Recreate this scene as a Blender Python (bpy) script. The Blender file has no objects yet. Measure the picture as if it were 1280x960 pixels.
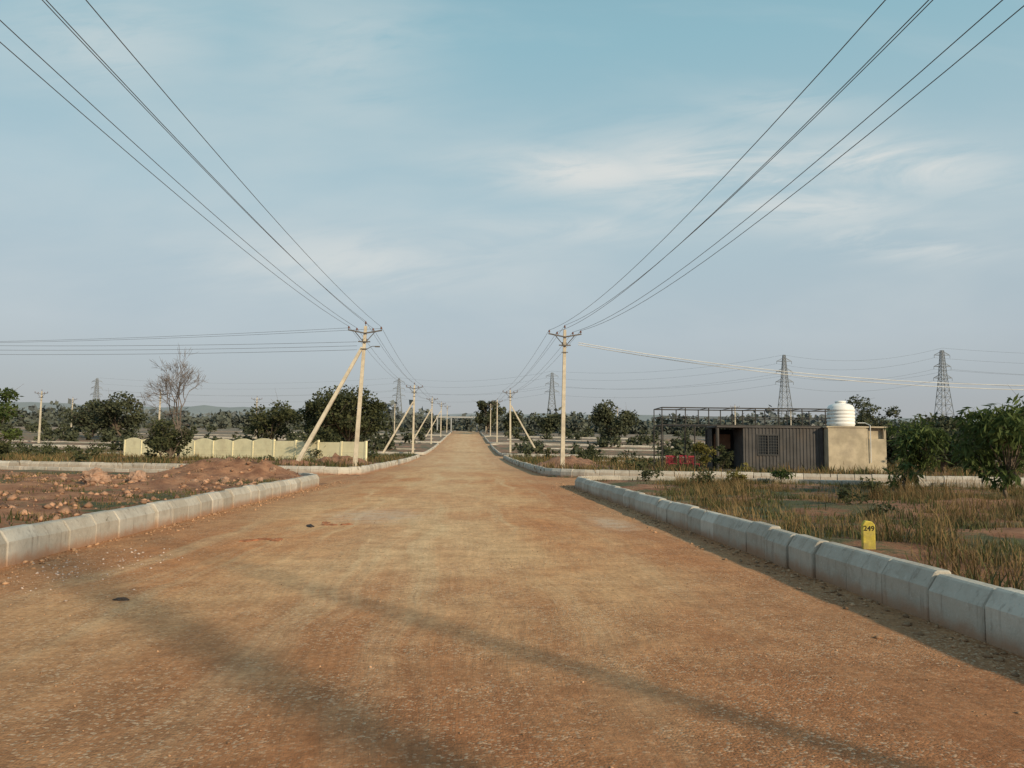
import bpy, math, random
import numpy as np
from mathutils import Vector, Matrix, noise as mn
rng=np.random.default_rng(7); random.seed(7)
D=bpy.data; scene=bpy.context.scene
HAZE=(0.27,0.30,0.33)
# ---------------------------------------------------------------- helpers
def link(o,parent=None):
    scene.collection.objects.link(o)
    if parent: o.parent=parent
    return o
def empty(name,loc=(0,0,0),rz=0):
    e=D.objects.new(name,None); e.location=loc; e.rotation_euler=(0,0,rz); e.empty_display_size=.3
    return link(e)
def mesh_np(name,V,F,mat,parent=None,smooth=False):
    V=np.asarray(V,dtype=np.float32); 
    me=D.meshes.new(name)
    if isinstance(F,np.ndarray):
        n,k=F.shape
        me.vertices.add(len(V)); me.vertices.foreach_set('co',V.ravel())
        me.loops.add(n*k); me.loops.foreach_set('vertex_index',F.astype(np.int32).ravel())
        me.polygons.add(n); me.polygons.foreach_set('loop_start',np.arange(0,n*k,k,dtype=np.int32))
        me.polygons.foreach_set('loop_total',np.full(n,k,dtype=np.int32))
        me.update(calc_edges=True)
    else:
        me.from_pydata([tuple(map(float,v)) for v in V],[],F)
    if smooth: me.polygons.foreach_set('use_smooth',[True]*len(me.polygons))
    if mat: me.materials.append(mat)
    me.update()
    return link(D.objects.new(name,me),parent)
class MB:
    def __init__(s): s.v=[]; s.f=[]
    def tube(s,p0,p1,r0,r1=None,n=6,cap=True,sq=False):
        r1=r0 if r1 is None else r1
        p0=Vector(p0);p1=Vector(p1); d=(p1-p0)
        if d.length<1e-6: return
        d.normalize()
        a=Vector((1,0,0)) if abs(d.x)<.8 else Vector((0,1,0))
        u=d.cross(a).normalized(); w=d.cross(u)
        b=len(s.v); off=math.pi/n if sq else 0
        for p,r in((p0,r0),(p1,r1)):
            for i in range(n):
                t=2*math.pi*i/n+off; s.v.append(p+u*(r*math.cos(t))+w*(r*math.sin(t)))
        for i in range(n):
            j=(i+1)%n; s.f.append((b+i,b+j,b+n+j,b+n+i))
        if cap: s.f.append(tuple(b+i for i in range(n))[::-1]); s.f.append(tuple(b+n+i for i in range(n)))
    def path(s,pts,rs,n=5):
        for i in range(len(pts)-1): s.tube(pts[i],pts[i+1],rs[i],rs[i+1],n,cap=(i==len(pts)-2))
    def box(s,c,sz,rz=0):
        b=len(s.v); cx,cy,cz=c; x,y,z=[q/2 for q in sz]; co,si=math.cos(rz),math.sin(rz)
        for dz in(-z,z):
            for dx,dy in((-x,-y),(x,-y),(x,y),(-x,y)):
                s.v.append(Vector((cx+dx*co-dy*si,cy+dx*si+dy*co,cz+dz)))
        for f in((3,2,1,0),(4,5,6,7),(0,1,5,4),(1,2,6,5),(2,3,7,6),(3,0,4,7)): s.f.append(tuple(b+i for i in f))
    def lathe(s,c,prof,n=24):
        b=len(s.v); c=Vector(c)
        for r,z in prof:
            for i in range(n):
                t=2*math.pi*i/n; s.v.append(c+Vector((r*math.cos(t),r*math.sin(t),z)))
        for k in range(len(prof)-1):
            for i in range(n):
                j=(i+1)%n; s.f.append((b+k*n+i,b+k*n+j,b+(k+1)*n+j,b+(k+1)*n+i))
        s.f.append(tuple(b+i for i in range(n))[::-1]); m=b+(len(prof)-1)*n; s.f.append(tuple(m+i for i in range(n)))
    def obj(s,name,mat,parent=None,smooth=False,bevel=0):
        o=mesh_np(name,[tuple(v) for v in s.v],s.f,mat,parent,smooth)
        if bevel:
            m=o.modifiers.new('b','BEVEL'); m.width=bevel; m.segments=2; m.limit_method='ANGLE'
        return o
# ---------------------------------------------------------------- node helpers
class NT:
    def __init__(s,nt): s.nt=nt; s.n=nt.nodes; s.l=nt.links
    def new(s,t,**k):
        n=s.n.new(t)
        for a,b in k.items(): setattr(n,a,b)
        return n
    def put(s,sock,v):
        if isinstance(v,bpy.types.NodeSocket): s.l.new(v,sock)
        elif v is not None:
            try: sock.default_value=v
            except Exception: sock.default_value=(v[0],v[1],v[2],1)
    def m(s,op,a,b=None,c=None,clamp=False):
        n=s.new('ShaderNodeMath',operation=op); n.use_clamp=clamp
        s.put(n.inputs[0],a)
        if b is not None: s.put(n.inputs[1],b)
        if c is not None: s.put(n.inputs[2],c)
        return n.outputs[0]
    def mix(s,f,a,b,mode='MIX'):
        n=s.new('ShaderNodeMix',data_type='RGBA',blend_type=mode)
        s.put(n.inputs[0],f)
        for sk,v in((n.inputs[6],a),(n.inputs[7],b)):
            if isinstance(v,bpy.types.NodeSocket): s.l.new(v,sk)
            else: sk.default_value=(v[0],v[1],v[2],1)
        return n.outputs[2]
    def noise(s,vec,scale,detail=4,rough=.55,dist=0):
        n=s.new('ShaderNodeTexNoise'); s.put(n.inputs['Vector'],vec) if vec is not None else None
        n.inputs['Scale'].default_value=scale; n.inputs['Detail'].default_value=detail
        n.inputs['Roughness'].default_value=rough; n.inputs['Distortion'].default_value=dist
        return n.outputs['Fac']
    def rng(s,v,a,b,c=0,d=1,smooth=True):
        n=s.new('ShaderNodeMapRange',interpolation_type='SMOOTHSTEP' if smooth else 'LINEAR')
        s.put(n.inputs[0],v)
        for i,x in enumerate((a,b,c,d)): n.inputs[i+1].default_value=x
        return n.outputs[0]
    def pos(s): return s.new('ShaderNodeNewGeometry').outputs['Position']
    def xyz(s,v):
        n=s.new('ShaderNodeSeparateXYZ'); s.put(n.inputs[0],v); return n.outputs
    def vec(s,x,y,z):
        n=s.new('ShaderNodeCombineXYZ')
        for i,q in enumerate((x,y,z)): s.put(n.inputs[i],q)
        return n.outputs[0]
    def scale(s,v,sc):
        n=s.new('ShaderNodeVectorMath',operation='MULTIPLY'); s.put(n.inputs[0],v); n.inputs[1].default_value=sc; return n.outputs[0]
    def spot(s,X,Y,x0,y0,rx,ry):
        a=s.m('POWER',s.m('ABSOLUTE',s.m('DIVIDE',s.m('SUBTRACT',X,x0),rx)),2); b=s.m('POWER',s.m('ABSOLUTE',s.m('DIVIDE',s.m('SUBTRACT',Y,y0),ry)),2)
        return s.m('EXPONENT',s.m('MULTIPLY',s.m('ADD',a,b),-1))
def newmat(name):
    m=D.materials.new(name); m.use_nodes=True; t=NT(m.node_tree)
    b=m.node_tree.nodes['Principled BSDF']; b.inputs['Specular IOR Level'].default_value=.2
    return m,t,b
def bump(t,b,h,strength=.4,dist=.02):
    n=t.new('ShaderNodeBump'); n.inputs['Strength'].default_value=strength; n.inputs['Distance'].default_value=dist
    t.put(n.inputs['Height'],h); t.l.new(n.outputs[0],b.inputs['Normal'])
def simple(name,col,rough=.8,var=.25,scale=4,haze=0,metal=0,island=0,bmp=0,dirt=None):
    m,t,b=newmat(name); p=t.pos()
    f=t.noise(p,scale,5)
    lo=[c*(1-var) for c in col]; hi=[min(1,c*(1+var)) for c in col]
    c=t.mix(t.rng(f,.3,.7),lo,hi)
    if island:
        g=t.new('ShaderNodeNewGeometry').outputs['Random Per Island']
        c=t.mix(1.0,c,t.mix(g,[1-island]*3,[1+island*.5]*3),'MULTIPLY')
    if dirt:
        f2=t.noise(p,scale*.35,6,.65)
        c=t.mix(t.rng(f2,.5,.72,0,.7),c,dirt)
    if haze: c=t.mix(haze,c,HAZE)
    t.put(b.inputs['Base Color'],c); b.inputs['Roughness'].default_value=rough; b.inputs['Metallic'].default_value=metal
    if bmp: bump(t,b,t.noise(p,scale*12,5),bmp,.02)
    return m
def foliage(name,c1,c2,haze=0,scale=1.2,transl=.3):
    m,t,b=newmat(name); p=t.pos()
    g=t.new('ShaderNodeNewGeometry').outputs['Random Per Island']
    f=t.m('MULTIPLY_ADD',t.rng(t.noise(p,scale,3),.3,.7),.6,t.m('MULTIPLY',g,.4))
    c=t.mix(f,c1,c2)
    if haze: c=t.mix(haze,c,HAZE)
    t.put(b.inputs['Base Color'],c); b.inputs['Roughness'].default_value=.7; b.inputs['Specular IOR Level'].default_value=.1
    if transl:
        tr=t.new('ShaderNodeBsdfTranslucent'); t.put(tr.inputs[0],c)
        mx=t.new('ShaderNodeMixShader'); mx.inputs[0].default_value=transl
        t.l.new(b.outputs[0],mx.inputs[1]); t.l.new(tr.outputs[0],mx.inputs[2])
        t.l.new(mx.outputs[0],t.n['Material Output'].inputs[0])
    return m
# ---------------------------------------------------------------- terrain functions
XR,XL=4.1,-5.55
STREETS=[(31.5,40.0),(92,99),(148,155),(205,212)]
PLOTS=[(-40,31.5),(40,92),(99,148),(155,205),(212,270)]
def prof(y):
    if y<60: return 0.
    if y<140: return .5*.04/80*(y-60)**2
    z=1.6
    if y<260: return z+.04*(y-140)
    z=6.4
    if y<340:
        a=y-260; return z+.04*a-.5*.02/80*a*a
    z=6.4+3.2-.8
    return z+.020*(y-340)
def skew(x):
    if x>XR: return -.35*(min(x,70)-XR)
    if x<XL: return -.35*(max(x,-90)-XL)
    return 0.
def inside(x,s):
    dx=x-XR if x>0 else XL-x
    if s>265: return max(dx,-1)
    ds=-1
    for a,b in PLOTS:
        if a<=s<=b: ds=min(s-a,b-s)
    if dx<=0 or ds<=0: return -1
    r=2.2
    if dx<r and ds<r: return r-math.hypot(r-dx,r-ds)
    return min(dx,ds)
# spoil heaps (x,y,rx,ry,height)
HEAPS=[(-8.4,28.2,1.5,1.0,.58),(-7.3,29.3,.9,.8,.40),(-10.2,28.6,1.3,.9,.36),(-9.2,26.6,.9,.6,.28),(-13.5,27.5,1.6,.9,.20),(-9.0,17.5,1.2,1.2,.14),(-7.5,13.0,.9,1.6,.12),
       (-8.6,22.5,1.0,1.2,.20),(-12,20.5,1.6,1.0,.18),(-27,33,4,1.2,.35),(-20,30.5,3,.9,.28),(-15.5,14,2,1,.12),(-36,36,4,1.2,.3),(6.8,52.5,1.6,1.4,.7),(-8.8,53,1.8,1.4,.6),(-10.5,47,1.6,1.2,.4),(8.2,60,1.8,1.4,.5),
       (-15,50,3,1,.35),(12,17,2.2,1.1,.15),(8.5,11,1.2,.8,.10),(-10.8,24.0,1.4,.8,.14),(-15.5,22,1.8,.8,.16)]
def heap(x,y):
    h=0
    for a,b,rx,ry,hh in HEAPS:
        q=((x-a)/rx)**2+((y-b)/ry)**2
        if q<6: h+=hh*math.exp(-q)
    return h
def raise_(x,s):
    d=inside(x,s)
    if d<=0.02: return 0.
    k=min(1,max(0,(d-.02)/.25)); k=k*k*(3-2*k)
    y=s+skew(x)
    n=mn.noise(Vector((x*.25,y*.25,3)))*.10+mn.noise(Vector((x*.9,y*.9,7)))*.06+mn.noise(Vector((x*2.3,y*2.3,17)))*.03
    hp=heap(x,y); 
    if hp>.02: n+=hp*(1+.5*mn.noise(Vector((x*1.7,y*1.7,4)))+.35*mn.noise(Vector((x*4,y*4,4))))
    if d<.9: n=min(n,.08)*d/.9 if hp<.05 else n*d/.9
    return k*(.28+n)
def H(x,y):
    s=y-skew(x)
    return prof(y)+raise_(x,s)
# ---------------------------------------------------------------- ground sheet
def build_ground():
    xs=set(np.round(np.arange(-16,14.01,.22),3))|set(np.round(np.arange(-70,70.1,1.5),3))
    xs|={XL,XL-.03,XL-.27,XR,XR+.03,XR+.27}
    v=70.
    while v<6000: v*=1.25; xs|={v,-v}
    xs=sorted(xs)
    ss=set(np.round(np.arange(-6,42,.25),3))|set(np.round(np.arange(42,62,.5),3))|set(np.round(np.arange(62,300,2.0),3))|{-60,-40,-30,-20,-12}
    for a,b in STREETS: ss|={a,a-.03,a-.27,b,b+.03,b+.27}
    v=300.
    while v<7000: v*=1.12; ss.add(v)
    ss=sorted(ss); V=[]; A=[]
    for s in ss:
        for x in xs:
            y=s+skew(x); V.append((x,y,H(x,y) if s<300 else prof(y)+ (.3 if abs(x)>5.8 else 0)))
            A.append(min(1,heap(x,y)*6) if -6<s<70 else 0)
    nx=len(xs); I=np.arange(len(V)).reshape(len(ss),nx)
    F=np.stack([I[:-1,:-1],I[:-1,1:],I[1:,1:],I[1:,:-1]],-1).reshape(-1,4)
    m,t,b=newmat('soil_and_scrub'); p=t.pos(); X,Y,Z=t.xyz(p)
    hp=t.new('ShaderNodeAttribute',attribute_name='heap').outputs['Fac']
    red=t.mix(t.rng(t.noise(p,1.8,8,.65),.3,.7),(.20,.09,.05),(.44,.23,.13))
    dry=t.mix(t.rng(t.noise(p,7,6,.7),.3,.7),(.10,.08,.04),(.25,.19,.10))
    grn=t.mix(t.rng(t.noise(p,5,6,.7),.3,.7),(.055,.06,.03),(.12,.125,.055))
    veg=t.mix(t.rng(t.noise(p,.22,5,.6),.42,.58),dry,grn)
    n1=t.noise(p,.45,8,.7)
    k=t.m('ADD',n1,t.m('MULTIPLY',hp,-.35))
    c=t.mix(t.rng(k,.455,.54),red,veg)
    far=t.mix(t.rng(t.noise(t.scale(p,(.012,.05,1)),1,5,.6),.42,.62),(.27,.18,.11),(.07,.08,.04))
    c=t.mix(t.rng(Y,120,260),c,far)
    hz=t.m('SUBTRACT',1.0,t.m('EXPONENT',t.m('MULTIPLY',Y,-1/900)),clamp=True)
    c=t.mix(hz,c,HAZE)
    t.put(b.inputs['Base Color'],c); b.inputs['Roughness'].default_value=.95
    bump(t,b,t.m('ADD',t.noise(p,6,8,.75),t.m('MULTIPLY',t.noise(p,40,3),.3)),.9,.09)
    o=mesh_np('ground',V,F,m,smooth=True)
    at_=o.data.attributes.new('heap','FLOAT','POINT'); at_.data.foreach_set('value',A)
def road_mat():
    m,t,b=newmat('murram_road'); p=t.pos(); X,Y,Z=t.xyz(p)
    warp=t.m('MULTIPLY_ADD',t.noise(p,.15,3),1.6,t.m('ADD',X,-.8))
    st=t.noise(t.vec(t.m('MULTIPLY',warp,1.5),t.m('MULTIPLY',Y,.045),0),1,5,.6)
    st2=t.noise(t.vec(t.m('MULTIPLY',warp,9),t.m('MULTIPLY',Y,.35),4),1,6,.7)
    big=t.noise(t.scale(p,(1,.45,1)),.28,6,.62)
    red=(.54,.245,.10); sand=(.68,.42,.215); pale=(.72,.53,.31)
    c=t.mix(t.rng(big,.38,.60),red,sand)
    c=t.mix(t.rng(st,.50,.68,0,.6),c,pale)
    c=t.mix(t.rng(st,.30,.46,.4,0),c,(.37,.165,.075))
    c=t.mix(1.0,c,t.mix(t.rng(st2,.3,.7),(.90,.88,.87),(1.06,1.06,1.06)),'MULTIPLY')
    ax=t.m('ABSOLUTE',t.m('ADD',warp,.9))
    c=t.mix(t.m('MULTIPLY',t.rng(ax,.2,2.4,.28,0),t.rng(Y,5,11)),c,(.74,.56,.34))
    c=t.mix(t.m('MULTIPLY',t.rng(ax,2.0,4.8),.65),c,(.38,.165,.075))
    c=t.mix(t.rng(Y,11,2.5,0,.72),c,(.27,.11,.05))  # shade painted into the colour: road darkens towards the camera
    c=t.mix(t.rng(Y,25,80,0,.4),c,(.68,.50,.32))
    f4=t.noise(p,2.2,8,.75); c=t.mix(1.0,c,t.mix(t.rng(f4,.33,.67),(.78,.75,.72),(1.12,1.12,1.12)),'MULTIPLY')
    f5=t.noise(p,17,5,.7); c=t.mix(1.0,c,t.mix(t.rng(f5,.3,.7),(.80,.78,.76),(1.12,1.12,1.12)),'MULTIPLY')
    vo=t.new('ShaderNodeTexVoronoi'); t.put(vo.inputs['Vector'],p); vo.inputs['Scale'].default_value=60
    g=t.xyz(vo.outputs['Color'])[0]
    patch=t.rng(t.noise(p,.8,5,.7),.38,.60,.3,1)
    c=t.mix(t.m('MULTIPLY',t.rng(g,.78,.97,0,.5),patch),c,(.70,.53,.37))
    c=t.mix(t.m('MULTIPLY',t.rng(g,.22,.05,0,.5),patch),c,(.20,.09,.045))
    sp=t.m('MAXIMUM',t.spot(X,Y,-2.0,17.0,1.4,2.4),t.spot(X,Y,2.9,15.5,.6,2.0))
    sp=t.rng(t.m('MULTIPLY',sp,t.m('MULTIPLY_ADD',t.noise(p,3,8,.8),2.2,-.35)),.25,.9,0,.5)
    c=t.mix(sp,c,(.60,.50,.39))
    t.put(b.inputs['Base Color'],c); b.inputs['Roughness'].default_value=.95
    h=t.m('ADD',t.m('MULTIPLY',t.m('MULTIPLY',vo.outputs['Distance'],patch),-.4),t.m('ADD',t.noise(p,4,10,.74),t.m('MULTIPLY',t.m('ADD',st,st2),.8)))
    bump(t,b,h,.6,.028)
    return m
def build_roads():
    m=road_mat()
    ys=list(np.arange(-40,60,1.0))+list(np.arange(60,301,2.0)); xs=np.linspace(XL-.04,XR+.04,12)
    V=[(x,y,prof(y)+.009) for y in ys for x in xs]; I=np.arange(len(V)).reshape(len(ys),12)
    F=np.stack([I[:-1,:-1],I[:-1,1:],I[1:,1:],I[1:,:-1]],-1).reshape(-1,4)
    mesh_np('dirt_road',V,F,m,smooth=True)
    for a,b_ in STREETS:
        xs=[-89,-70,-50,-40,-30,-20,-12,-8,XL,-3,0,2,XR,8,12,20,30,40,50,60,69]; ss=np.linspace(a-.04,b_+.04,8)
        V=[(x,s+skew(x),prof(s+skew(x))+.0045) for s in ss for x in xs]; I=np.arange(len(V)).reshape(8,len(xs))
        F=np.stack([I[:-1,:-1],I[:-1,1:],I[1:,1:],I[1:,:-1]],-1).reshape(-1,4)
        mesh_np('cross_street',V,F,m)
def kerb_mat():
    m,t,b=newmat('kerb_concrete'); p=t.pos()
    g=t.new('ShaderNodeNewGeometry').outputs['Random Per Island']
    c=t.mix(g,(.38,.345,.29),(.57,.53,.46))
    c=t.mix(t.rng(t.noise(p,3,7,.7),.42,.72,0,.6),c,(.29,.25,.20))
    c=t.mix(t.rng(t.noise(p,25,4),.55,.75,0,.35),c,(.62,.59,.54))
    st=t.noise(t.scale(p,(9,9,1.2)),1,5,.7)
    c=t.mix(t.rng(st,.52,.72,0,.6),c,(.20,.17,.14))
    loc=t.new('ShaderNodeAttribute',attribute_name='hgt').outputs['Fac']
    lo=t.m('ADD',loc,t.m('MULTIPLY',t.noise(p,6,4),.18))
    c=t.mix(t.rng(lo,.28,.10,0,.85),c,(.34,.18,.10))
    t.put(b.inputs['Base Color'],c); b.inputs['Roughness'].default_value=.9
    bump(t,b,t.m('ADD',t.noise(p,30,8,.7),t.m('MULTIPLY',t.noise(p,7,4),1.2)),.6,.015)
    return m
KM=kerb_mat()
def kerb_run(pts,side):
    P=[np.array(p) for p in pts]; seg=[np.linalg.norm(P[i+1]-P[i]) for i in range(len(P)-1)]
    cum=np.concatenate([[0],np.cumsum(seg)]); L=cum[-1]
    def at(d):
        i=min(len(seg)-1,max(0,int(np.searchsorted(cum,d)-1))); t=(d-cum[i])/seg[i]; return P[i]+(P[i+1]-P[i])*t
    V=[];F=[];hv=[]; d=0
    prf=[(0,-.12),(0,.29),(.085,.42),(.11,.435),(.22,.435),(.24,.415),(.24,-.12)]
    while d<L-.2:
        e=min(L,d+.75-.018)
        a=at(d);b=at(e); t=(b-a)/np.linalg.norm(b-a); n=np.array([-t[1],t[0]])*side
        j=rng.normal(0,.012); jz=rng.normal(0,.011); tw=rng.normal(0,.009); 
        base=len(V)
        for q,o,ins in((a,tw,.0),(a+t*.012,tw,1),(b-t*.012,-tw,1),(b,-tw,0)):
            z=prof(q[1])
            for (w,h) in prf:
                sh=.0 if ins else .012
                hh=h-sh if h>0 else h; ww=w+(sh if w<.12 else -sh)
                V.append((q[0]+n[0]*(ww+j+o),q[1]+n[1]*(ww+j+o),z+hh+jz)); hv.append(hh)
        k=7
        for r in range(3):
            for i in range(k-1):
                f=(base+r*k+i,base+(r+1)*k+i,base+(r+1)*k+i+1,base+r*k+i+1)
                F.append(f if side<0 else f[::-1])
        F.append(tuple(base+i for i in range(k))); F.append(tuple(base+3*k+i for i in range(k))[::-1])
        d+=.75
    o=mesh_np('kerb',V,F,KM)
    at_=o.data.attributes.new('hgt','FLOAT','POINT'); at_.data.foreach_set('value',hv)
def build_kerbs():
    r=2.2
    for pi,(a,b) in enumerate(PLOTS):
        for sgn,X0 in((1,XR),(-1,XL)):
            out=(38 if sgn>0 else 60)
            pts=[]
            if pi>0:
                for x in np.linspace(out,r,14): pts.append((X0+sgn*x,a))
                for q in np.linspace(0,1,7)[1:]:
                    t=q*math.pi/2; pts.append((X0+sgn*(r-r*math.sin(t)),a+r-r*math.cos(t)))
            else: pts.append((X0,-15))
            for s in np.arange(pts[-1][1]+2,b-r,3): pts.append((X0,s))
            if pi<len(PLOTS)-1:
                for q in np.linspace(0,1,7):
                    t=q*math.pi/2; pts.append((X0+sgn*(r-r*math.cos(t)),b-r+r*math.sin(t)))
                for x in np.linspace(r,out,14)[1:]: pts.append((X0+sgn*x,b))
            kerb_run([(x,s+skew(x)) for x,s in pts], -1 if sgn>0 else 1)
build_ground(); build_roads(); build_kerbs()
for (x0,y0,x1,y1) in [(8,72,52,60),(10,128,80,112),(9,178,90,160),(-8,118,-80,138),(-9,75,-60,92),(-8,178,-110,200),(30,62,44,90),(55,150,62,205)]:
    n=8; kerb_run([(x0+(x1-x0)*i/n,y0+(y1-y0)*i/n) for i in range(n+1)],1)
# ---------------------------------------------------------------- vegetation
def leaf_mesh(P,L,W,droop=0.,r=rng):
    n=len(P); d=r.normal(size=(n,3)); d[:,2]=d[:,2]*.7-droop; d/=np.linalg.norm(d,axis=1)[:,None]
    u=np.cross(d,r.normal(size=(n,3))); u/=np.linalg.norm(u,axis=1)[:,None]+1e-6
    l=(L*r.uniform(.6,1.3,n))[:,None]; w=(W*r.uniform(.6,1.3,n))[:,None]
    V=np.stack([P,P+d*l*.5+u*w,P+d*l,P+d*l*.5-u*w],1).reshape(-1,3)
    return V,np.arange(4*n).reshape(n,4)
BARK=simple('bark',(.13,.10,.075),.9,.4,8,bmp=.5)
F_MANGO=foliage('mango_leaves',(.03,.05,.016),(.12,.155,.05))
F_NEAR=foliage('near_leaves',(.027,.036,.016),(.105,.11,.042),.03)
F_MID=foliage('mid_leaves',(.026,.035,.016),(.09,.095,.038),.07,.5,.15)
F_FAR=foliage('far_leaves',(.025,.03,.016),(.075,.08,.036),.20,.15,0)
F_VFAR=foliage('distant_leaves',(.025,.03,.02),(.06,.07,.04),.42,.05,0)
DRY=foliage('dry_grass_blades',(.11,.072,.034),(.32,.22,.10),0,.5,.2)
GRN=foliage('green_grass_blades',(.045,.05,.022),(.13,.13,.05),0,.6,.2)
def tree(name,x,y,h,cr,mat,n=2500,leaf=.2,lw=.07,trunk=.12,trunkh=.35,clumps=14,droop=.1,seed=1,flat=.7,z0=None,lean=0,rc=1.):
    r=np.random.default_rng(seed); z=(H(x,y) if z0 is None else z0)-.05
    e=empty(name,(x,y,z)); mb=MB(); th=h*trunkh
    pts=[Vector((0,0,0)),Vector((r.normal(0,.04)*h+lean*.5,r.normal(0,.03)*h,th*.5)),Vector((r.normal(0,.05)*h+lean,r.normal(0,.04)*h,th))]
    mb.path(pts,[trunk*1.3,trunk,trunk*.8],7); top=pts[-1]
    ch=(h-th*.8)/2; cc=np.array([top.x,top.y,h-ch])
    P=[]
    C=[]
    for i in range(clumps):
        for _ in range(30):
            q=r.uniform(-1,1,3)
            if .25<np.linalg.norm(q)<1: break
        q=q*np.array([cr*.8,cr*.8,ch*.82])
        if q[2]<0: q[:2]*=.9
        c=cc+q; C.append(c)
        mid=Vector(((top.x+c[0])/2+r.normal(0,.08)*cr,(top.y+c[1])/2+r.normal(0,.08)*cr,(top.z+c[2])/2+.05*h))
        mb.path([top,mid,Vector(c)],[trunk*.5,trunk*.28,trunk*.08],5)
        for k in range(3):
            e2=c+r.normal(0,1,3)*cr*.25; mb.tube(Vector(c),Vector(e2),trunk*.1,trunk*.04,4,cap=False)
    w=r.uniform(.5,1.4,clumps); w/=w.sum(); cnt=(w*n).astype(int)
    for c,k,i in zip(C,cnt,range(clumps)):
        rad=cr*r.uniform(.22,.42)*rc; q=r.normal(size=(k,3)); q/=np.linalg.norm(q,axis=1)[:,None]
        q*= (rad*r.uniform(.25,1.12,k)**.6)[:,None]; q[:,2]*=flat
        P.append(c+q)
    P=np.concatenate(P); V,F=leaf_mesh(P,leaf,lw,droop,r)
    mb.obj('trunk_and_limbs',BARK,e,True); mesh_np('foliage',V,F,mat,e)
    return e
def bare_tree(x,y,h,seed=3):
    r=np.random.default_rng(seed); e=empty('bare_tree',(x,y,H(x,y)-.05)); mb=MB()
    def grow(p,d,l,rad,dep):
        q=p+d*l; m=p+d*l*.5+Vector(r.normal(0,.05,3))*l
        mb.path([p,m,q],[rad,rad*.85,rad*.72],5 if dep<2 else 3)
        if dep>=6 : return
        for k in range(3):
            nd=(d+Vector(r.normal(0,.48,3))+Vector((0,0,.08))).normalized()
            grow(q if k else m.lerp(q,.8),nd,l*r.uniform(.66,.9),max(.009,rad*.62),dep+1)
    grow(Vector((0,0,0)),Vector((.02,0,1)),h*.22,.11,0)
    mb.obj('branches',simple('bare_bark',(.15,.12,.10),.9,.3,5),e)
CLEAR=[(4.95,9.3,.75),(4.6,8.3,.6)]
def grass(name,n,sampler,h0,h1,mat,w=.008,spread=.12,per=14,seed=5,lo=-.5,hi=.15):
    r=np.random.default_rng(seed); C=[];Hs=[]
    while len(C)<n:
        x,y=sampler(r)
        if inside(x,y-skew(x))<.36: continue
        if any((x-a)**2+(y-b)**2<c*c for a,b,c in CLEAR): continue
        if heap(x,y)>.08 and r.uniform()<.9: continue
        dens=mn.noise(Vector((x*.3,y*.3,11)))+.5*mn.noise(Vector((x*1.1,y*1.1,1)))
        if dens<r.uniform(lo,hi): continue
        C.append((x,y,H(x,y)-.02)); Hs.append(r.uniform(h0,h1)*(1+.6*dens))
    C=np.repeat(np.array(C),per,0); h=np.repeat(np.array(Hs),per)*r.uniform(.4,1.15,n*per)
    N=len(C); C[:,:2]+=r.normal(0,spread,(N,2)); a=r.uniform(0,2*np.pi,N); bend=r.uniform(.1,.9,N)*h
    dx=np.cos(a);dy=np.sin(a); ww=w*r.uniform(.6,1.5,N)
    px=-dy*ww;py=dx*ww; Z=np.zeros(N)
    v0=C+np.stack([px,py,Z],1); v1=C-np.stack([px,py,Z],1)
    m=C+np.stack([dx*bend*.3,dy*bend*.3,h*.6],1); v2=m-np.stack([px,py,Z],1)*.8; v3=m+np.stack([px,py,Z],1)*.8
    tip=C+np.stack([dx*bend,dy*bend,h],1); v4=tip-np.stack([px,py,Z],1)*.15; v5=tip+np.stack([px,py,Z],1)*.15
    V=np.stack([v0,v1,v2,v3,v4,v5],1).reshape(-1,3); b=np.arange(N)[:,None]*6
    F=np.concatenate([b+np.array([[0,1,2,3]]),b+np.array([[3,2,4,5]])],0)
    mesh_np(name,V,F,mat)
def S(x0,x1,y0,y1,pw=1.): return lambda r:(r.uniform(x0,x1),y0+(y1-y0)*r.uniform(0,1)**pw)
grass('dry_grass',3300,S(4.5,30,4,30),.07,.26,DRY,w=.005,seed=1,lo=-.12,hi=.32)
grass('dry_grass',200,S(5.5,22,9,28),.30,.55,DRY,w=.005,spread=.1,per=18,seed=21,lo=-.1,hi=.4)
grass('green_grass',2800,S(4.5,30,4,30),.05,.22,GRN,seed=2,lo=-.4,hi=.2)
grass('green_grass',2300,S(-32,-6.2,9,31),.03,.13,GRN,seed=3,spread=.25)
grass('dry_grass',800,S(-32,-6.2,9,33),.05,.16,DRY,seed=4)
grass('dry_grass',2300,S(-40,45,36,80),.2,.5,DRY,w=.02,spread=.3,per=10,seed=6)
grass('green_grass',2400,S(-45,45,36,95),.2,.5,GRN,w=.025,spread=.3,per=10,seed=7)
# right side trees
tree('mango_sapling',15.6,26,2.75,1.15,F_MANGO,1500,.30,.034,.045,.3,17,1.1,seed=11,rc=1.15)
tree('mango_sapling',14.9,20.6,3.0,1.6,F_MANGO,2500,.32,.036,.05,.18,22,1.1,seed=12,rc=1.15)
tree('mango_sapling',18.9,26,2.9,1.3,F_MANGO,1800,.30,.034,.05,.25,18,1.1,seed=13,rc=1.15)
tree('mango_sapling',12.9,22.2,1.2,.55,F_MANGO,260,.26,.03,.03,.3,7,1.3,seed=14)
tree('mango_sapling',11.6,28.0,.75,.45,F_MANGO,200,.2,.03,.02,.3,6,.8,seed=15)
tree('weed_bush',7.6,24.5,.7,.6,F_NEAR,260,.12,.03,.01,.2,8,.2,seed=51)
YW=foliage('yellow_weed',(.10,.10,.03),(.24,.20,.06))
tree('weed_bush',9.4,26.5,.9,.5,YW,400,.12,.03,.01,.2,8,.2,seed=52)
tree('weed_bush',6.8,28.6,.55,.6,F_NEAR,300,.12,.03,.01,.2,8,.2,seed=53)
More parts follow.
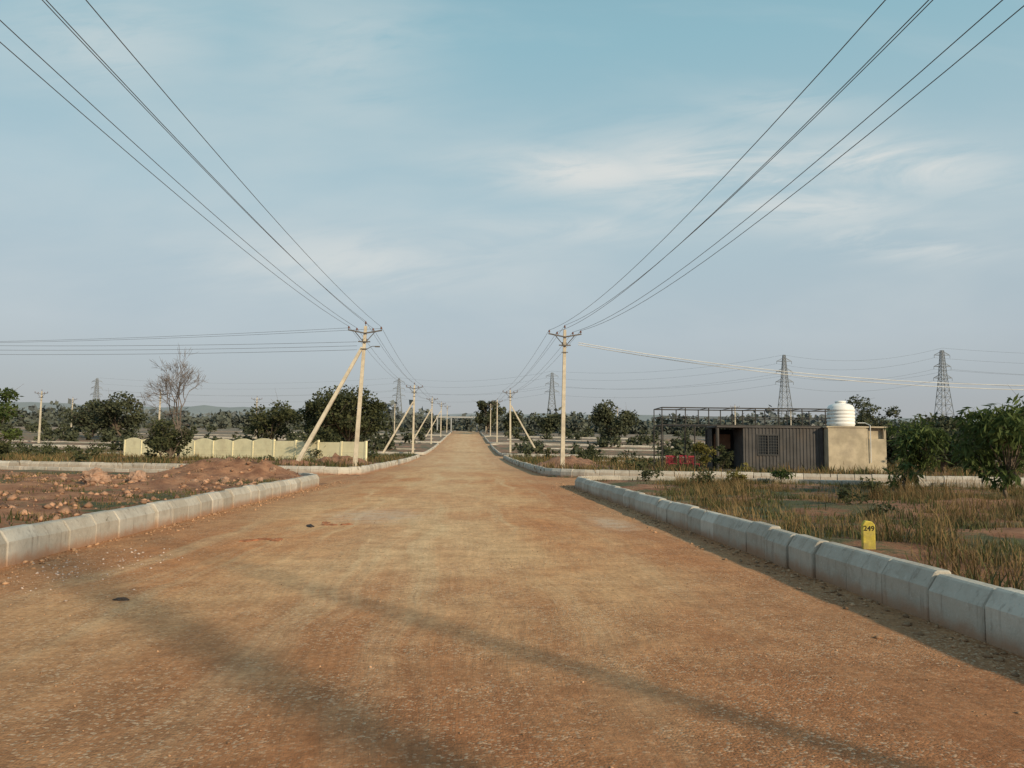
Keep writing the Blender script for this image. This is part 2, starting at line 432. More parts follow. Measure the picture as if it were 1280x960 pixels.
tree('weed_bush',8.7,17.0,.45,.4,F_NEAR,220,.10,.025,.01,.2,7,.2,seed=54)
tree('weed_bush',7.3,13.5,.40,.35,F_NEAR,200,.09,.02,.008,.2,7,.2,seed=57)
tree('weed_bush',10.6,19.5,.6,.5,F_NEAR,280,.11,.025,.01,.2,8,.2,seed=58)
tree('weed_bush',12.6,41.0,2.0,.8,YW,700,.18,.05,.02,.2,9,.2,seed=55)
tree('weed_bush',13.8,41.6,1.5,.7,F_NEAR,600,.18,.05,.02,.2,9,.2,seed=56)
tree('neem_tree',44,83,8.0,3.4,F_MID,2400,.36,.1,.14,.35,18,seed=16)
for i,(x,y,h,c) in enumerate([(33,52,4.2,2.6),(38,60,4.4,3),(28.5,52,3.0,1.8),(52,66,4.8,3.6),(44,50,3.6,2.6),(60,80,5,4),(31,44,3.4,2.2),(26.8,42,2.5,1.5)]):
    tree('roadside_tree',x,y,h,c,F_MID,1900,.3,.1,.1,.2,14,seed=40+i)
tree('broadleaf_tree',30.5,160,9.6,5.4,F_MID,3800,.6,.22,.2,.2,18,seed=17,z0=prof(160)-.5)
tree('broadleaf_tree',22.5,220,8.5,4.6,F_MID,2000,.8,.3,.2,.25,12,seed=18,z0=prof(220)-.5)
tree('broadleaf_tree',6.0,242,12,4.8,F_MID,2600,.8,.3,.25,.25,14,seed=19,z0=prof(242)-.5)
tree('broadleaf_tree',13.5,250,9,4,F_MID,1800,.8,.3,.25,.25,12,seed=20,z0=prof(250)-.5)
# left side trees
tree('broadleaf_tree',-15.4,105,9.4,5.8,F_NEAR,7500,.42,.16,.26,.18,28,seed=21,z0=.5)
tree('broadleaf_tree',-20.0,114,8.6,4.8,F_NEAR,4400,.42,.16,.22,.2,20,seed=22,z0=.6)
tree('broadleaf_tree',-29.5,118,7.8,4.4,F_NEAR,3600,.42,.16,.2,.25,18,seed=23,z0=.7)
tree('broadleaf_tree',-66,150,10,5.5,F_MID,3400,.6,.22,.25,.25,16,seed=24,z0=prof(150)-.5)
tree('broadleaf_tree',-78,165,8,6,F_MID,3000,.6,.22,.25,.25,16,seed=29,z0=prof(165)-.5)
tree('broadleaf_tree',-24.3,41,5.0,1.9,F_MANGO,2800,.24,.06,.09,.2,16,seed=25)
tree('thorn_bush',-20.3,53.5,3.2,1.7,F_NEAR,1900,.22,.07,.07,.15,12,seed=26)
tree('thorn_bush',-22.6,58,2.6,1.5,F_NEAR,1500,.22,.07,.05,.15,10,seed=27)
tree('thorn_bush',-11.6,61,3.2,1.5,F_NEAR,1900,.22,.07,.05,.15,10,seed=28)
tree('thorn_bush',-30,50,2.0,1.6,F_NEAR,1300,.22,.07,.05,.15,10,seed=30)
bare_tree(-20.6,56,8.4)
def scrub(name,items,mat,leaf,lw,per,seed):
    r=np.random.default_rng(seed); P=[]
    for (x,y,z,rad,h) in items:
        k=per; q=r.normal(size=(k,3)); q/=np.linalg.norm(q,axis=1)[:,None]; q*=(r.uniform(.1,1.,k)**.5)[:,None]
        c=np.array([[r.normal(0,.33),r.normal(0,.33),r.uniform(.15,.6)] for _ in range(5)])[r.integers(0,5,k)]
        q=q*np.array([.42,.42,.36])+c; q[:,2]=np.abs(q[:,2]); P.append(np.array([x,y,z])+q*np.array([rad,rad,h]))
    P=np.concatenate(P); V,F=leaf_mesh(P,leaf,lw,0,r); mesh_np(name,V,F,mat)
it=[]
for i in range(250):
    x=rng.uniform(-70,62); y=rng.uniform(44,105)
    if abs(x+.7)<7.5 or inside(x,y-skew(x))<1: continue
    if 10<x<28 and 36<y<50: continue
    if -34<x<-7 and y<58-.62*(x+7.6)+2 and rng.uniform()<.6: continue
    it.append((x,y,H(x,y)-.1,rng.uniform(.4,1.3),rng.uniform(.5,1.7)))
scrub('scrub_vegetation',it,F_NEAR,.24,.09,130,31)
it=[]
for i in range(850):
    y=rng.uniform(95,300); x=rng.uniform(-.75*y,.8*y); k=mn.noise(Vector((x*.03,y*.03,2)))
    if abs(x+.7)<8 or inside(x,y-skew(x))<1 or k<rng.uniform(-.4,.25): continue
    it.append((x,y,prof(y)+.1,rng.uniform(.9,2.6),rng.uniform(.9,3.0)*(1+.6*k)))
scrub('scrub_vegetation',it,F_MID,.6,.24,120,32)
it=[]
for i in range(800):
    y=rng.uniform(255,480); x=rng.uniform(-.8*y,.85*y); k=mn.noise(Vector((x*.02,y*.02,0)))
    if abs(x+.7)<7 and y<330: continue
    it.append((x,y,prof(y)-.5,rng.uniform(3,7),max(2.5,rng.uniform(4,8)*(1+.9*k))))
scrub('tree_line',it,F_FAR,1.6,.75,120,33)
it=[]
for i in range(1300):
    y=rng.uniform(480,1100); x=rng.uniform(-.85*y,.9*y); k=mn.noise(Vector((x*.01,y*.01,5)))
    it.append((x,y,prof(y)-1,rng.uniform(8,18),max(4,rng.uniform(8,16)*(1+.9*k))))
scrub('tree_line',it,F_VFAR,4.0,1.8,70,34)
def hill(name,y0,z1,amp,seed,hz):
    xs=np.linspace(-4500,4500,220); V=[];rows=8
    for j in range(rows):
        for x in xs:
            k=j/(rows-1); n=mn.fractal(Vector((x*.0011,seed,0)),1,2,5)
            hh=(z1+amp*n+x*-.004)*math.sin(k*math.pi*.5)
            V.append((x,y0+k*500,prof(y0)*.6*(1-k)+hh*k+mn.noise(Vector((x*.02,k*4,seed)))*5*k))
    I=np.arange(len(V)).reshape(rows,220); F=np.stack([I[:-1,:-1],I[:-1,1:],I[1:,1:],I[1:,:-1]],-1).reshape(-1,4)
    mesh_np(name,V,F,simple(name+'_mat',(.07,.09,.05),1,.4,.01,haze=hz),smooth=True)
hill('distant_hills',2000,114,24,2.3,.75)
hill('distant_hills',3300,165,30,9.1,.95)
# ---------------------------------------------------------------- poles and wires
POLE=simple('pole_concrete',(.52,.46,.36),.85,.15,3,bmp=.3,dirt=(.38,.32,.25))
STEEL=simple('galvanised_steel',(.13,.12,.11),.6,.2,5,metal=.3)
INS=simple('insulator_porcelain',(.16,.07,.045),.35,.1,5)
WIRE=simple('wire_aluminium',(.10,.10,.105),.5,.1,1)
WIREB=simple('bright_cable',(.75,.73,.68),.4,.1,1)
PH=8.75
def pole(x,y,lean=(0,0),strut=None,zz=None,lamp=False):
    z=(prof(y)+.25) if zz is None else zz
    e=empty('utility_pole',(x,y,z)); tx,ty=lean
    top=Vector((tx,ty,PH)); mb=MB(); mb.tube((0,0,-.4),top,.19,.125,4,sq=True); mb.obj('pole_shaft',POLE,e,bevel=.012)
    st=MB(); ins=MB(); att=[]
    def P(h): return Vector((tx*h/PH,ty*h/PH,h))
    zt=PH-.35; c=P(zt)
    for sx in(-1,1):
        st.tube(c+Vector((0,-.13,-.12)),c+Vector((sx*1.05,-.13,.08)),.055,n=4,sq=True)
        st.tube(c+Vector((0,-.13,-.75)),c+Vector((sx*.62,-.13,-.02)),.025,n=4)
    for px,pz in [(-1.0,.08),(-.5,-.02),(.5,-.02),(1.0,.08)]:
        b=c+Vector((px,-.13,pz)); ins.lathe(b,[(.015,0),(.015,.08),(.06,.085),(.065,.12),(.035,.14),(.055,.16),(.055,.19),(.02,.23)],8)
        att.append(Vector((x,y,z))+b+Vector((0,0,.22)))
    b=P(PH)+Vector((0,0,.02)); st.tube(P(PH),P(PH)+Vector((0,0,.12)),.02,n=5); ins.lathe(b+Vector((0,0,.1)),[(.015,0),(.06,.04),(.065,.08),(.03,.1),(.05,.13),(.02,.19)],8)
    att.append(Vector((x,y,z))+b+Vector((0,0,.28)))
    c2=P(PH-1.0)
    st.box(c2+Vector((0,-.14,0)),(.75,.06,.07)); st.box(c2+Vector((0,-.14,-.45)),(.4,.05,.05))
    st.box(P(PH-.9)+Vector((.0,.13,0)),(.3,.04,.25))
    if lamp:
        st.path([P(PH-1.5)+Vector((.1,0,0)),P(PH-1.4)+Vector((.5,-.1,.12)),P(PH-1.4)+Vector((.75,-.15,.12))],[.02,.02,.02],5)
        st.box(P(PH-1.4)+Vector((.85,-.17,.1)),(.3,.12,.07))
    st.obj('cross_arms',STEEL,e); ins.obj('insulators',INS,e,True)
    if strut:
        sb=MB(); sb.tube((strut[0],strut[1],-.4),P(strut[2])+Vector((-.12 if strut[0]<0 else .12,0,0)),.17,.12,4,sq=True); sb.obj('strut_pole',POLE,e,bevel=.012)
    return att
def wire(pairs,sag,r=.0105,mat=WIRE,name='power_line',n=22):
    mb=MB()
    for a,b in pairs:
        pts=[]
        for i in range(n+1):
            t=i/n; p=a.lerp(b,t); p.z-=4*sag*t*(1-t); pts.append(p)
        mb.path(pts,[r]*(n+1),4)
    mb.obj(name,mat)
yR=[-5.3,48,107,157,205,255]; yL=[-12,48,98,146,196,250]
RA=[];LA=[]
for i,y in enumerate(yR):
    RA.append(pole(7.1 if i==0 else 5.9,y,(.12 if i==1 else rng.normal(0,.1),0),strut=(4.0,-.5,6.6) if i in(2,) else None))
for i,y in enumerate(yL):
    LA.append(pole(-6.95,y,(.45 if i==1 else rng.normal(.05,.08),0),strut=((-3.5,-1.5,7.4) if i==1 else (-3.9,-1,6.6)) if i in(1,2,3,4) else None,lamp=(i==1)))
for A,sg in((RA,1.45),(LA,.95)):
    for i in range(len(A)-1): wire([(A[i][k],A[i+1][k]) for k in range(5)],sg if i==0 else .6)
# slim unseen column, added to throw a shadow streak across the road
e=empty('shadow_column',(5.7,-.9,.25)); q=MB(); q.tube((0,0,-.3),(0,0,8.6),.085,.05,10); q.path([(0,0,8.5),(-.5,0,8.95),(-1.3,0,9.1)],[.03,.03,.03],8); q.obj('shadow_column_shaft',POLE,e,True)
q=MB(); q.box((-1.55,0,9.1),(.55,.2,.1)); q.obj('shadow_column_head',STEEL,e,bevel=.02)
lp=LA[1]; rp=RA[1]
SL=pole(-62,62,(0,0)); 
wire([(Vector((-7,48,8.0-.25*k)),Vector((-62,58,8.9-.35*k))) for k in range(3)],.5,.010)
wire([(lp[0]+Vector((0,0,-.1)),SL[0]),(lp[3]+Vector((0,0,-.1)),SL[3])],.5,.009)
SR=pole(58,44,(0,0))
wire([(Vector((6.9,48,8.2)),Vector((57.5,44,7.1))),(Vector((6.9,48.2,8.1)),Vector((58,44,6.7)))],1.9,.022,WIREB,'service_cable',n=40)
for (x,y) in [(-70,130),(-49,125),(-95,190),(-42,155),(60,170),(45,230),(90,210),(-20,210)]:
    pole(x,y,zz=prof(y))
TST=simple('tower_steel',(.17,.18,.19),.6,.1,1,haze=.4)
def tower(x,y,h):
    e=empty('transmission_tower',(x,y,prof(y))); mb=MB(); t=.16
    def wd(z):
        k=z/h
        return 4.4*(1-k/.62)+1.7*(k/.62) if k<.62 else 1.7*(1-(k-.62)/.38)+.55*((k-.62)/.38)
    lv=[0]; 
    while lv[-1]<h*.97: lv.append(min(h,lv[-1]+max(1.8,wd(lv[-1])*1.5)))
    for a,b in zip(lv[:-1],lv[1:]):
        wa,wb=wd(a),wd(b); A=[Vector((sx*wa,sy*wa,a)) for sx,sy in((-1,-1),(1,-1),(1,1),(-1,1))]; B=[Vector((sx*wb,sy*wb,b)) for sx,sy in((-1,-1),(1,-1),(1,1),(-1,1))]
        for i in range(4):
            j=(i+1)%4; mb.tube(A[i],B[i],t*1.3,n=4); mb.tube(A[i],B[j],t*.7,n=3); mb.tube(A[j],B[i],t*.7,n=3); mb.tube(B[i],B[j],t*.7,n=3)
    tips=[]
    for k,L in((.66,5.2),(.79,4.8),(.92,4.4)):
        z=h*k; w=wd(z)
        for s in(-1,1):
            tip=Vector((s*L,0,z)); tips.append(Vector((x,y,prof(y)))+tip-Vector((0,0,1.5)))
            for sy in(-1,1):
                mb.tube((s*w,sy*w,z),tip,t,n=3); mb.tube((s*w*.9,sy*w*.9,z+1.8),tip,t*.8,n=3)
            mb.tube(tip,tip-Vector((0,0,1.6)),.12,n=4)
    tips.append(Vector((x,y,prof(y)+h))); mb.obj('lattice',TST,e); return tips
T=[tower(-330,700,44),tower(-58,640,44),tower(61,560,45),tower(181,430,46),tower(256,400,48),tower(430,330,46)]
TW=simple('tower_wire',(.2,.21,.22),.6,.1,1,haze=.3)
for a,b in zip(T[:-1],T[1:]): wire([(a[k],b[k]) for k in(0,2,3,4,6)],5,.045,TW,'transmission_line',n=20)
# ---------------------------------------------------------------- cream compound wall
def wallseg():
    e=empty('compound_wall',(0,0,0)); mb=MB(); cp=MB()
    A=Vector((-7.6,58,0)); B=Vector((-31.5,72.8,0)); L=(B-A).length; t=(B-A).normalized(); n=Vector((-t.y,t.x,0))
    N=int(L/2.2); 
    for i in range(N+1):
        p=A+t*(L*i/N); z=H(p.x,p.y)
        cp.box((p.x,p.y,z+.80),(.16,.16,1.70 if i<5 else 1.5),math.atan2(t.y,t.x))
        if i<N:
            K=12
            for k in range(K):
                u0=k/K;u1=(k+1)/K
                def hh(u): return 1.52+(.22*math.sin(u*math.pi) if i>3 else .06)
                b=len(mb.v)
                for u in(u0,u1):
                    q=A+t*(L*(i+u)/N)
                    for s in(-.05,.05):
                        for zz in(z-.3,z+hh(u)): mb.v.append(Vector((q.x+n.x*s,q.y+n.y*s,zz)))
                for f in((0,4,5,1),(2,3,7,6),(1,5,7,3)): mb.f.append(tuple(b+j for j in f))
            for zz in(.38,.8): 
                q=A+t*(L*(i+.5)/N); cp.box((q.x,q.y,z+zz),(L/N-.22,.125,.03),math.atan2(t.y,t.x))
    m=simple('cream_paint',(.86,.77,.50),.8,.06,2,dirt=(.62,.52,.34)); mb.obj('panels',m,e); cp.obj('posts_and_ribs',m,e,bevel=.01)
wallseg()
# ---------------------------------------------------------------- site cabin
def cabin():
    bx,by=14.5,44.0; e=empty('site_cabin',(bx,by,.28),math.radians(-3))
    grey=simple('cabin_sheet_grey',(.07,.067,.066),.6,.15,1.5,dirt=(.10,.08,.065)); dark=simple('cabin_dark_interior',(.02,.02,.02),.8,.1,2)
    conc=simple('block_concrete',(.42,.36,.26),.9,.2,1.4,bmp=.4,dirt=(.27,.23,.18)); fr=simple('frame_steel',(.06,.055,.05),.5,.2,4,metal=.4)
    W=6.05;Dp=2.45;Hh=2.62
    def corr(mb,p0,p1,z0,z1,nrm,pitch=.2,dep=.035):
        p0=Vector(p0);p1=Vector(p1);L=(p1-p0).length;t=(p1-p0)/L;n=max(1,round(L/pitch)); pitch=L/n; nrm=Vector(nrm); pts=[]
        for i in range(n):
            for a,o in((0,0),(.35,0),(.5,dep),(.85,dep)): pts.append(p0+t*(pitch*(i+a))+nrm*o)
        pts.append(p1); b=len(mb.v)
        for p in pts: mb.v.append(Vector((p.x,p.y,z0))); mb.v.append(Vector((p.x,p.y,z1)))
        for i in range(len(pts)-1): mb.f.append((b+2*i,b+2*i+2,b+2*i+3,b+2*i+1))
    w=MB()
    corr(w,(1.5,0,0),(2.3,0,0),.12,Hh-.1,(0,-1,0)); corr(w,(3.5,0,0),(W,0,0),.12,Hh-.1,(0,-1,0))
    corr(w,(2.3,0,0),(3.5,0,0),.12,.98,(0,-1,0)); corr(w,(2.3,0,0),(3.5,0,0),2.12,Hh-.1,(0,-1,0))
    corr(w,(W,Dp,0),(0,Dp,0),.12,Hh-.1,(0,1,0)); corr(w,(0,Dp,0),(0,1.3,0),.12,Hh-.1,(-1,0,0)); corr(w,(W,0,0),(W,Dp,0),.12,Hh-.1,(1,0,0))
    corr(w,(1.5,Dp,0),(1.5,0,0),.12,Hh-.1,(-1,0,0))
    w.obj('corrugated_walls',grey,e)
    r=MB(); r.box((W/2,Dp/2,Hh-.03),(W+.16,Dp+.16,.10)); r.box((W/2,Dp/2,.06),(W+.1,Dp+.1,.12))
    for x in(0,1.5,W): r.box((x,-.0,Hh/2),(.10,.12,Hh-.24))
    r.box((0,Dp,Hh/2),(.1,.12,Hh-.24)); r.obj('roof_floor_and_corner_posts',grey,e,bevel=.01)
    d=MB(); d.box((2.9,.35,1.5),(1.7,.02,1.6)); d.box((.75,1.9,1.3),(1.3,.03,2.2)); d.obj('interior_back_panels',dark,e)
    wf=MB(); 
    for x in(2.3,3.5,2.9): wf.box((x,-.04,1.55),(.07,.06,1.2))
    for z in(.97,2.13): wf.box((2.9,-.04,z),(1.27,.062,.07))
    for z in np.linspace(1.15,1.95,6): wf.box((2.9,-.05,z),(1.14,.02,.02))
    for x in np.linspace(2.42,3.38,7): wf.box((x,-.052,1.55),(.018,.018,1.1))
    wf.obj('window_frame_and_grille',simple('window_frame',(.05,.05,.05),.5,.1,2),e)
    gl=MB(); gl.box((2.9,.02,1.55),(1.14,.01,1.1)); gm,t,b=newmat('window_glass'); b.inputs['Base Color'].default_value=(.03,.035,.04,1); b.inputs['Roughness'].default_value=.08; gl.obj('window_glass',gm,e)
    tb=MB(); tb.box((.7,1.7,1.75),(1.0,.04,.85)); tb.obj('noticeboard',simple('brown_board',(.16,.085,.05),.7,.2,3),e)
    f=MB(); z0=Hh+.02; z1=Hh+1.05; X0=-3.25; X1=W+1.6; rr=.035
    for yy in(0.0,Dp):
        for z in(z0+.03,z0+.5,z1): f.tube((X0,yy,z),(X1,yy,z),rr if z!=z0+.5 else .02,n=6)
        for x in np.linspace(X0,X1,9): f.tube((x,yy,z0),(x,yy,z1),.032,n=6)
    for x in(X0,X1):
        for z in(z0+.03,z0+.5,z1): f.tube((x,0,z),(x,Dp,z),rr,n=6)
    for x in np.linspace(X0,X1,9)[1:-1]: f.tube((x,0,z1),(x,Dp,z1),.02,n=5)
    for x in(X0,-1.35,-.08):
        for yy in(0,Dp): f.tube((x,yy,-.25),(x,yy,z0),.045,n=6)
    for x in np.arange(X0+.4,0,.4): f.tube((x,0,z0),(x,Dp,z0),.018,n=4)
    for i in range(3): f.tube((X0+.15,.3+i*.8,.0),(X0+.15,.3+i*.8,z0),.012,n=4)
    f.obj('steel_frame_railing',fr,e)
    c=MB(); cx=W+.12+1.65
    zt=2.58
    c.box((cx-.55,.9,zt/2-.2),(2.2,3.0,zt+.4)); c.box((cx+1.12,.9,.78),(1.14,3.0,2.35)); c.box((cx+1.12,1.02,2.245),(1.14,2.74,.58))
    c.box((cx+1.12-.50,-.47,2.245),(.14,.24,.58)); c.box((cx+1.12+.50,-.47,2.245),(.14,.24,.58)); c.box((cx+.0,.9,zt+.045),(3.5,3.1,.09))
    c.obj('concrete_room',conc,e,bevel=.012)
    p=MB(); 
    cn=(cx-.55,.2,zt+.09)
    prf=[(.70,0),(.74,.03)]
    for i in range(5):
        z=.08+i*.2; prf+=[(.74,z),(.77,z+.03),(.77,z+.13),(.74,z+.16)]
    prf+=[(.73,1.1),(.66,1.22),(.45,1.32),(.27,1.36),(.27,1.40),(.31,1.40),(.31,1.47),(.24,1.5),(.02,1.52)]
    p.lathe(cn,prf,32); p.obj('water_tank',simple('white_plastic',(.78,.78,.76),.45,.04,2),e,True)
    q=MB(); q.path([(cx+.25,-.2,zt+.3),(cx+.65,-.25,zt+.3),(cx+.75,-.68,zt+.15),(cx+.75,-.68,.6)],[.025]*4,6); q.obj('water_pipe',simple('pvc_pipe',(.6,.6,.58),.5,.05,1),e)
cabin()
def chair(x,y,rz):
    e=empty('plastic_chair',(x,y,H(x,y)),rz); m=simple('red_plastic',(.22,.02,.035),.5,.1,3); c=MB()
    c.box((0,0,.43),(.46,.45,.04))
    for sx in(-1,1):
        c.tube((sx*.24,-.22,0),(sx*.2,-.19,.43),.022,n=6); c.tube((sx*.24,.24,0),(sx*.2,.2,.43),.022,n=6)
        c.tube((sx*.21,.2,.43),(sx*.2,.30,.86),.022,n=6); c.tube((sx*.25,-.19,.64),(sx*.22,.25,.64),.02,n=6); c.tube((sx*.23,-.19,.43),(sx*.25,-.19,.64),.02,n=6)
    for i in range(5): c.tube((-.14+i*.07,.2,.45),(-.14+i*.07,.295,.84),.018,n=4)
    c.box((0,.3,.86),(.44,.035,.09)); c.obj('seat_back_and_legs',m,e,bevel=.008)
for x,y,r in((11.9,44.6,.2),(12.6,44.4,-.1),(13.3,44.7,.3),(12.2,45.5,2.9)): chair(x,y,r)
# ---------------------------------------------------------------- plot marker stone 
def marker():
    x,y=4.93,9.3; z=H(x,y); e=empty('plot_marker_stone',(x,y,z-.02),math.radians(-14)); b=MB()
    w,d,h=.072,.045,.36
    prof_=[(-w,0),(w,0),(w,h-.05),(w*.55,h-.01),(-w*.55,h),(-w,h-.05)]
    for yy in(-d,d):
        for px,pz in prof_: b.v.append(Vector((px,yy,pz)))
    n=6; b.f.append(tuple(range(n))); b.f.append(tuple(range(n,2*n))[::-1])
    for i in range(n): j=(i+1)%n; b.f.append((i,i+n,j+n,j))
    b.obj('stone',simple('yellow_paint',(.55,.44,.08),.8,.2,14,bmp=.4,dirt=(.32,.25,.12)),e,bevel=.01)
    cu=D.curves.new('num','FONT'); cu.body='249'; cu.size=.085; cu.align_x='CENTER'; cu.extrude=.001; cu.offset=.0015
    o=D.objects.new('painted_number',cu); o.rotation_euler=(math.pi/2,0,0); o.location=(0,-d-.0025,.24); cu.materials.append(simple('black_paint',(.04,.035,.02),.6,.1,3)); link(o,e)
marker()
# ---------------------------------------------------------------- rocks and gravel
def blob(name,x,y,sx,sy,sz,mat,seed,amp=.3,z=None,sub=4):
    import bmesh
    bm=bmesh.new(); bmesh.ops.create_icosphere(bm,subdivisions=sub,radius=1)
    for v in bm.verts:
        n=v.co.normalized(); k=1+amp*mn.fractal(n*1.3+Vector((seed*3.1,0,0)),1,2,3)+amp*.35*mn.noise(n*5+Vector((0,seed,0)))
        v.co=Vector((n.x*sx,n.y*sy,n.z*sz))*k
    me=D.meshes.new(name); bm.to_mesh(me); bm.free(); me.materials.append(mat)
    o=D.objects.new(name,me); o.location=(x,y,(H(x,y) if z is None else z)); o.rotation_euler=(0,0,seed); return link(o)
ROCK=simple('rock',(.34,.215,.15),.9,.35,4,bmp=.9)
for i,(x,y,s) in enumerate([(-10.9,23.4,.36),(-9.9,23.8,.31),(-8.5,24.6,.15),(-11.6,24.4,.16),(-8.0,26.0,.17),(-6.9,26.1,.12),(-9.3,25.4,.13),(-12.9,25.5,.15),(-7.7,24.9,.1),(-10.4,22.5,.1),(-7.0,28.2,.15)]):
    blob('boulder',x,y,s,s*.8,s*.8,ROCK,1+i,z=H(x,y)+s*.3,sub=3 if s<.2 else 4,amp=.42)
def stones(name,n,samp,s0,s1,mat,seed):
    r=np.random.default_rng(seed); base=np.array([(1,0,0),(-1,0,0),(0,1,0),(0,-1,0),(0,0,1),(0,0,-1)],float)
    tri=np.array([(0,2,4),(2,1,4),(1,3,4),(3,0,4),(2,0,5),(1,2,5),(3,1,5),(0,3,5)]); V=[];F=[]
    for i in range(n):
        x,y=samp(r); s=s0+(s1-s0)*r.uniform()**3; q=base*r.uniform(.6,1.3,(6,3))*s*np.array([1,1,.6]); a=r.uniform(0,6.3); c_,s_=math.cos(a),math.sin(a)
        q=np.stack([q[:,0]*c_-q[:,1]*s_,q[:,0]*s_+q[:,1]*c_,q[:,2]],1)+r.normal(0,.12*s,(6,3)); V.append(q+np.array([x,y,H(x,y)+s*.15+.01])); F.append(tri+6*i)
    mesh_np(name,np.concatenate(V),np.concatenate(F),mat)
GR=simple('gravel_stone',(.44,.26,.15),.9,.3,6,island=.5)
stones('gravel',4800,lambda r:(r.uniform(XL+.05,XR-.05),2+20*r.uniform()**1.5),.003,.013,GR,1)
def edge(r):
    sd=r.integers(0,2); d=abs(r.normal(0,.28)); y=r.uniform(2,33); return (XR-.02-d,y) if sd else (XL+.02+d,y)
stones('gravel',2600,edge,.008,.045,GR,2)
stones('gravel',2600,lambda r:(r.uniform(-20,-6),r.uniform(8,31)),.015,.13,simple('soil_stone',(.38,.22,.14),.9,.3,6,island=.5),3)
stones('gravel',320,lambda r:(-4.6+r.normal(0,.45),9.4+r.normal(0,1.)),.006,.026,simple('white_stone',(.50,.40,.34),.9,.2,6,island=.4),4)
DK=simple('dark_debris',(.05,.04,.035),.8,.3,8)
blob('debris_clod',-2.9,14.6,.16,.06,.05,DK,5,.5,sub=3); blob('debris_clod',-3.3,7.7,.09,.035,.03,DK,6,.5,sub=3)
RC=simple('red_clod',(.33,.14,.07),.95,.2,8,bmp=.7)
for i,(x,y) in enumerate([(-2.6,14.9),(-2.3,15),(-2.75,15.3),(-3.2,12.6),(-3.4,12.4),(-3.0,12.5)]): blob('soil_clod',x,y,.14,.09,.035,RC,50+i,.5,z=0,sub=3)
# ---------------------------------------------------------------- gateway at road end
g=empty('entrance_gateway',(-1.5,275,prof(275))); q=MB()
for x in(-9.5,-4.6,4.6,9.5): q.box((x,0,2.5),(.4,.5,5.0))
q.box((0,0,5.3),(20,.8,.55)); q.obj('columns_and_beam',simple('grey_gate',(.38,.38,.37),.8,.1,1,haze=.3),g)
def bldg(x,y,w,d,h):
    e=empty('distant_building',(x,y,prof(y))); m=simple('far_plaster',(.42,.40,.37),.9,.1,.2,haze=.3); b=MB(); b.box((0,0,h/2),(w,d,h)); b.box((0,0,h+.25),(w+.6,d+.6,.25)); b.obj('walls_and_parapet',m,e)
    k=MB()
    for i in range(int(w/3)): k.box((-w/2+1.5+i*3,-d/2-.01,h*.5),(1.2,.05,1.3))
    k.obj('windows',simple('far_window',(.1,.11,.12),.4,.1,1,haze=.3),e)
for a in((-150,330,12,8,4),(140,300,12,8,4)): bldg(*a)
# ---------------------------------------------------------------- light, sky, camera
EL=math.radians(23); dx,dy=-.62,.785
sun=D.lights.new('sun','SUN'); sun.energy=4.3; sun.angle=math.radians(2.2); sun.color=(1,.81,.56)
so=link(D.objects.new('sun',sun)); so.rotation_euler=Vector((dx*math.cos(EL),dy*math.cos(EL),-math.sin(EL))).to_track_quat('-Z','Y').to_euler()
w=D.worlds.new('World'); scene.world=w; w.use_nodes=True; t=NT(w.node_tree); bg=t.n['Background']
sk=t.new('ShaderNodeTexSky',sky_type='NISHITA'); sk.sun_disc=False; sk.sun_elevation=EL; sk.sun_rotation=math.atan2(-dx,-dy); sk.air_density=1.2; sk.dust_density=1.5; sk.ozone_density=1.5
tc=t.new('ShaderNodeTexCoord').outputs['Generated']; X,Y,Z=t.xyz(tc)
rp_=t.new('ShaderNodeValToRGB'); cr=rp_.color_ramp; cr.elements[0].position=0; cr.elements[0].color=(.40,.415,.44,1)
cr.elements[1].position=1; cr.elements[1].color=(.13,.29,.38,1)
for p_,c_ in((.06,(.415,.445,.48,1)),(.14,(.46,.53,.58,1)),(.30,(.43,.58,.64,1)),(.48,(.30,.52,.60,1)),(.7,(.21,.41,.50,1))):
    k=cr.elements.new(p_); k.color=c_
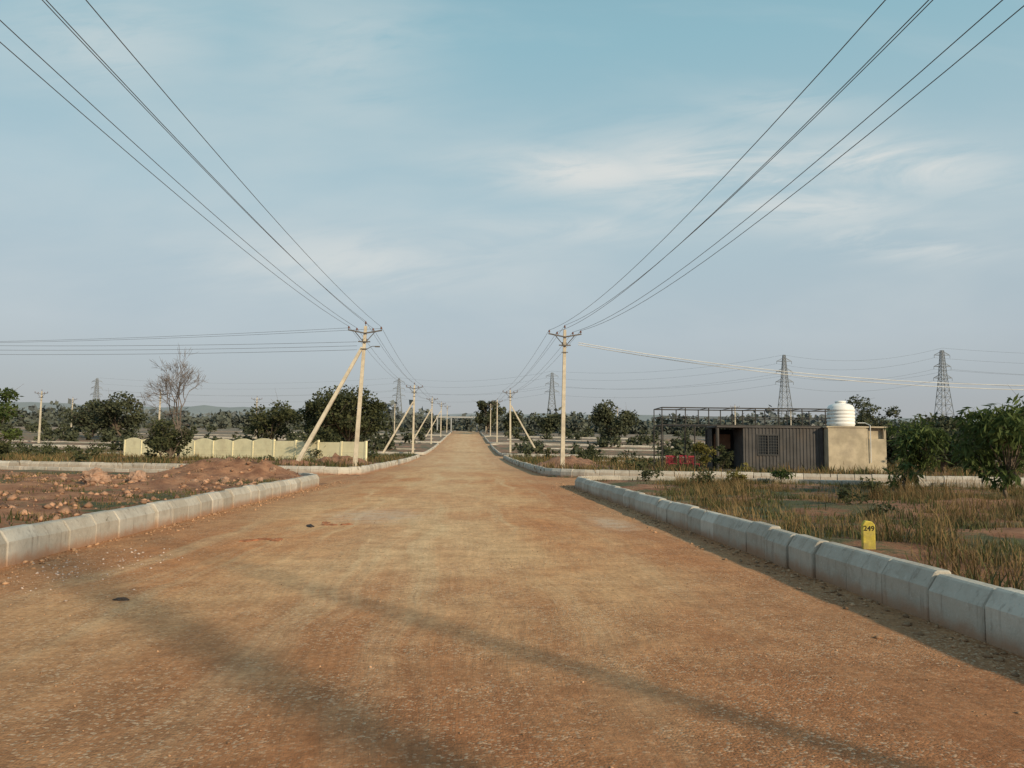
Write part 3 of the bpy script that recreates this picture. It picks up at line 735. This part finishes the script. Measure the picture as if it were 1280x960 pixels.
t.put(rp_.inputs[0],Z)
base=t.mix(.87,t.scale(sk.outputs[0],(.1,.1,.1)),rp_.outputs[0])
yy=t.m('MAXIMUM',Y,.05); a=t.m('DIVIDE',X,yy); e_=t.m('DIVIDE',Z,yy)
nz=t.noise(t.vec(t.m('ADD',t.m('MULTIPLY',a,2.6),t.m('MULTIPLY',e_,-2.5)),t.m('MULTIPLY_ADD',a,-1.2,t.m('MULTIPLY',e_,10)),3.3),1.7,9,.62,.5)
nz2=t.noise(t.vec(t.m('MULTIPLY',a,1.3),t.m('MULTIPLY',e_,4),9.3),1.2,5,.55,.3)
tot=None
for (u,v,ru,rv,k) in [(740,205,130,34,.95),(900,200,190,60,.9),(1130,180,160,36,1.0),(1010,240,150,35,.8),(1150,285,110,24,1.0),(1000,110,120,30,.4),(430,330,190,40,.55),(720,275,150,22,.5),(420,60,120,70,.35),(130,50,120,60,.35),(560,310,160,30,.3)]:
    a0=(u-586)/960;e0=(560-v)/960*1.0
    q=t.m('MULTIPLY',t.spot(a,e_,a0,e0,ru/960,rv/960),k)
    tot=q if tot is None else t.m('MAXIMUM',tot,q)
wisp=t.m('MULTIPLY',tot,t.rng(nz,.32,.60))
thin=t.m('MULTIPLY',t.rng(nz2,.42,.72),.28)
cm=t.m('ADD',wisp,t.m('MULTIPLY',thin,t.rng(Z,.05,.2)),clamp=True)
col=t.mix(cm,base,(.68,.71,.70))
t.put(bg.inputs[0],t.scale(col,(10,10,10))); bg.inputs[1].default_value=.1
cam=D.cameras.new('camera'); co=link(D.objects.new('camera',cam)); cam.sensor_width=36; cam.lens=27; cam.clip_end=12000; cam.clip_start=.05
yaw=math.atan(54/960); pitch=math.atan(80/960); roll=math.radians(.6)
co.matrix_world=Matrix.Translation((0,0,1.5))@Matrix.Rotation(-yaw,4,'Z')@Matrix.Rotation(math.pi/2+pitch,4,'X')@Matrix.Rotation(roll,4,'Z')
scene.camera=co
scene.view_settings.view_transform='Standard'; scene.view_settings.look='None'; scene.view_settings.exposure=0
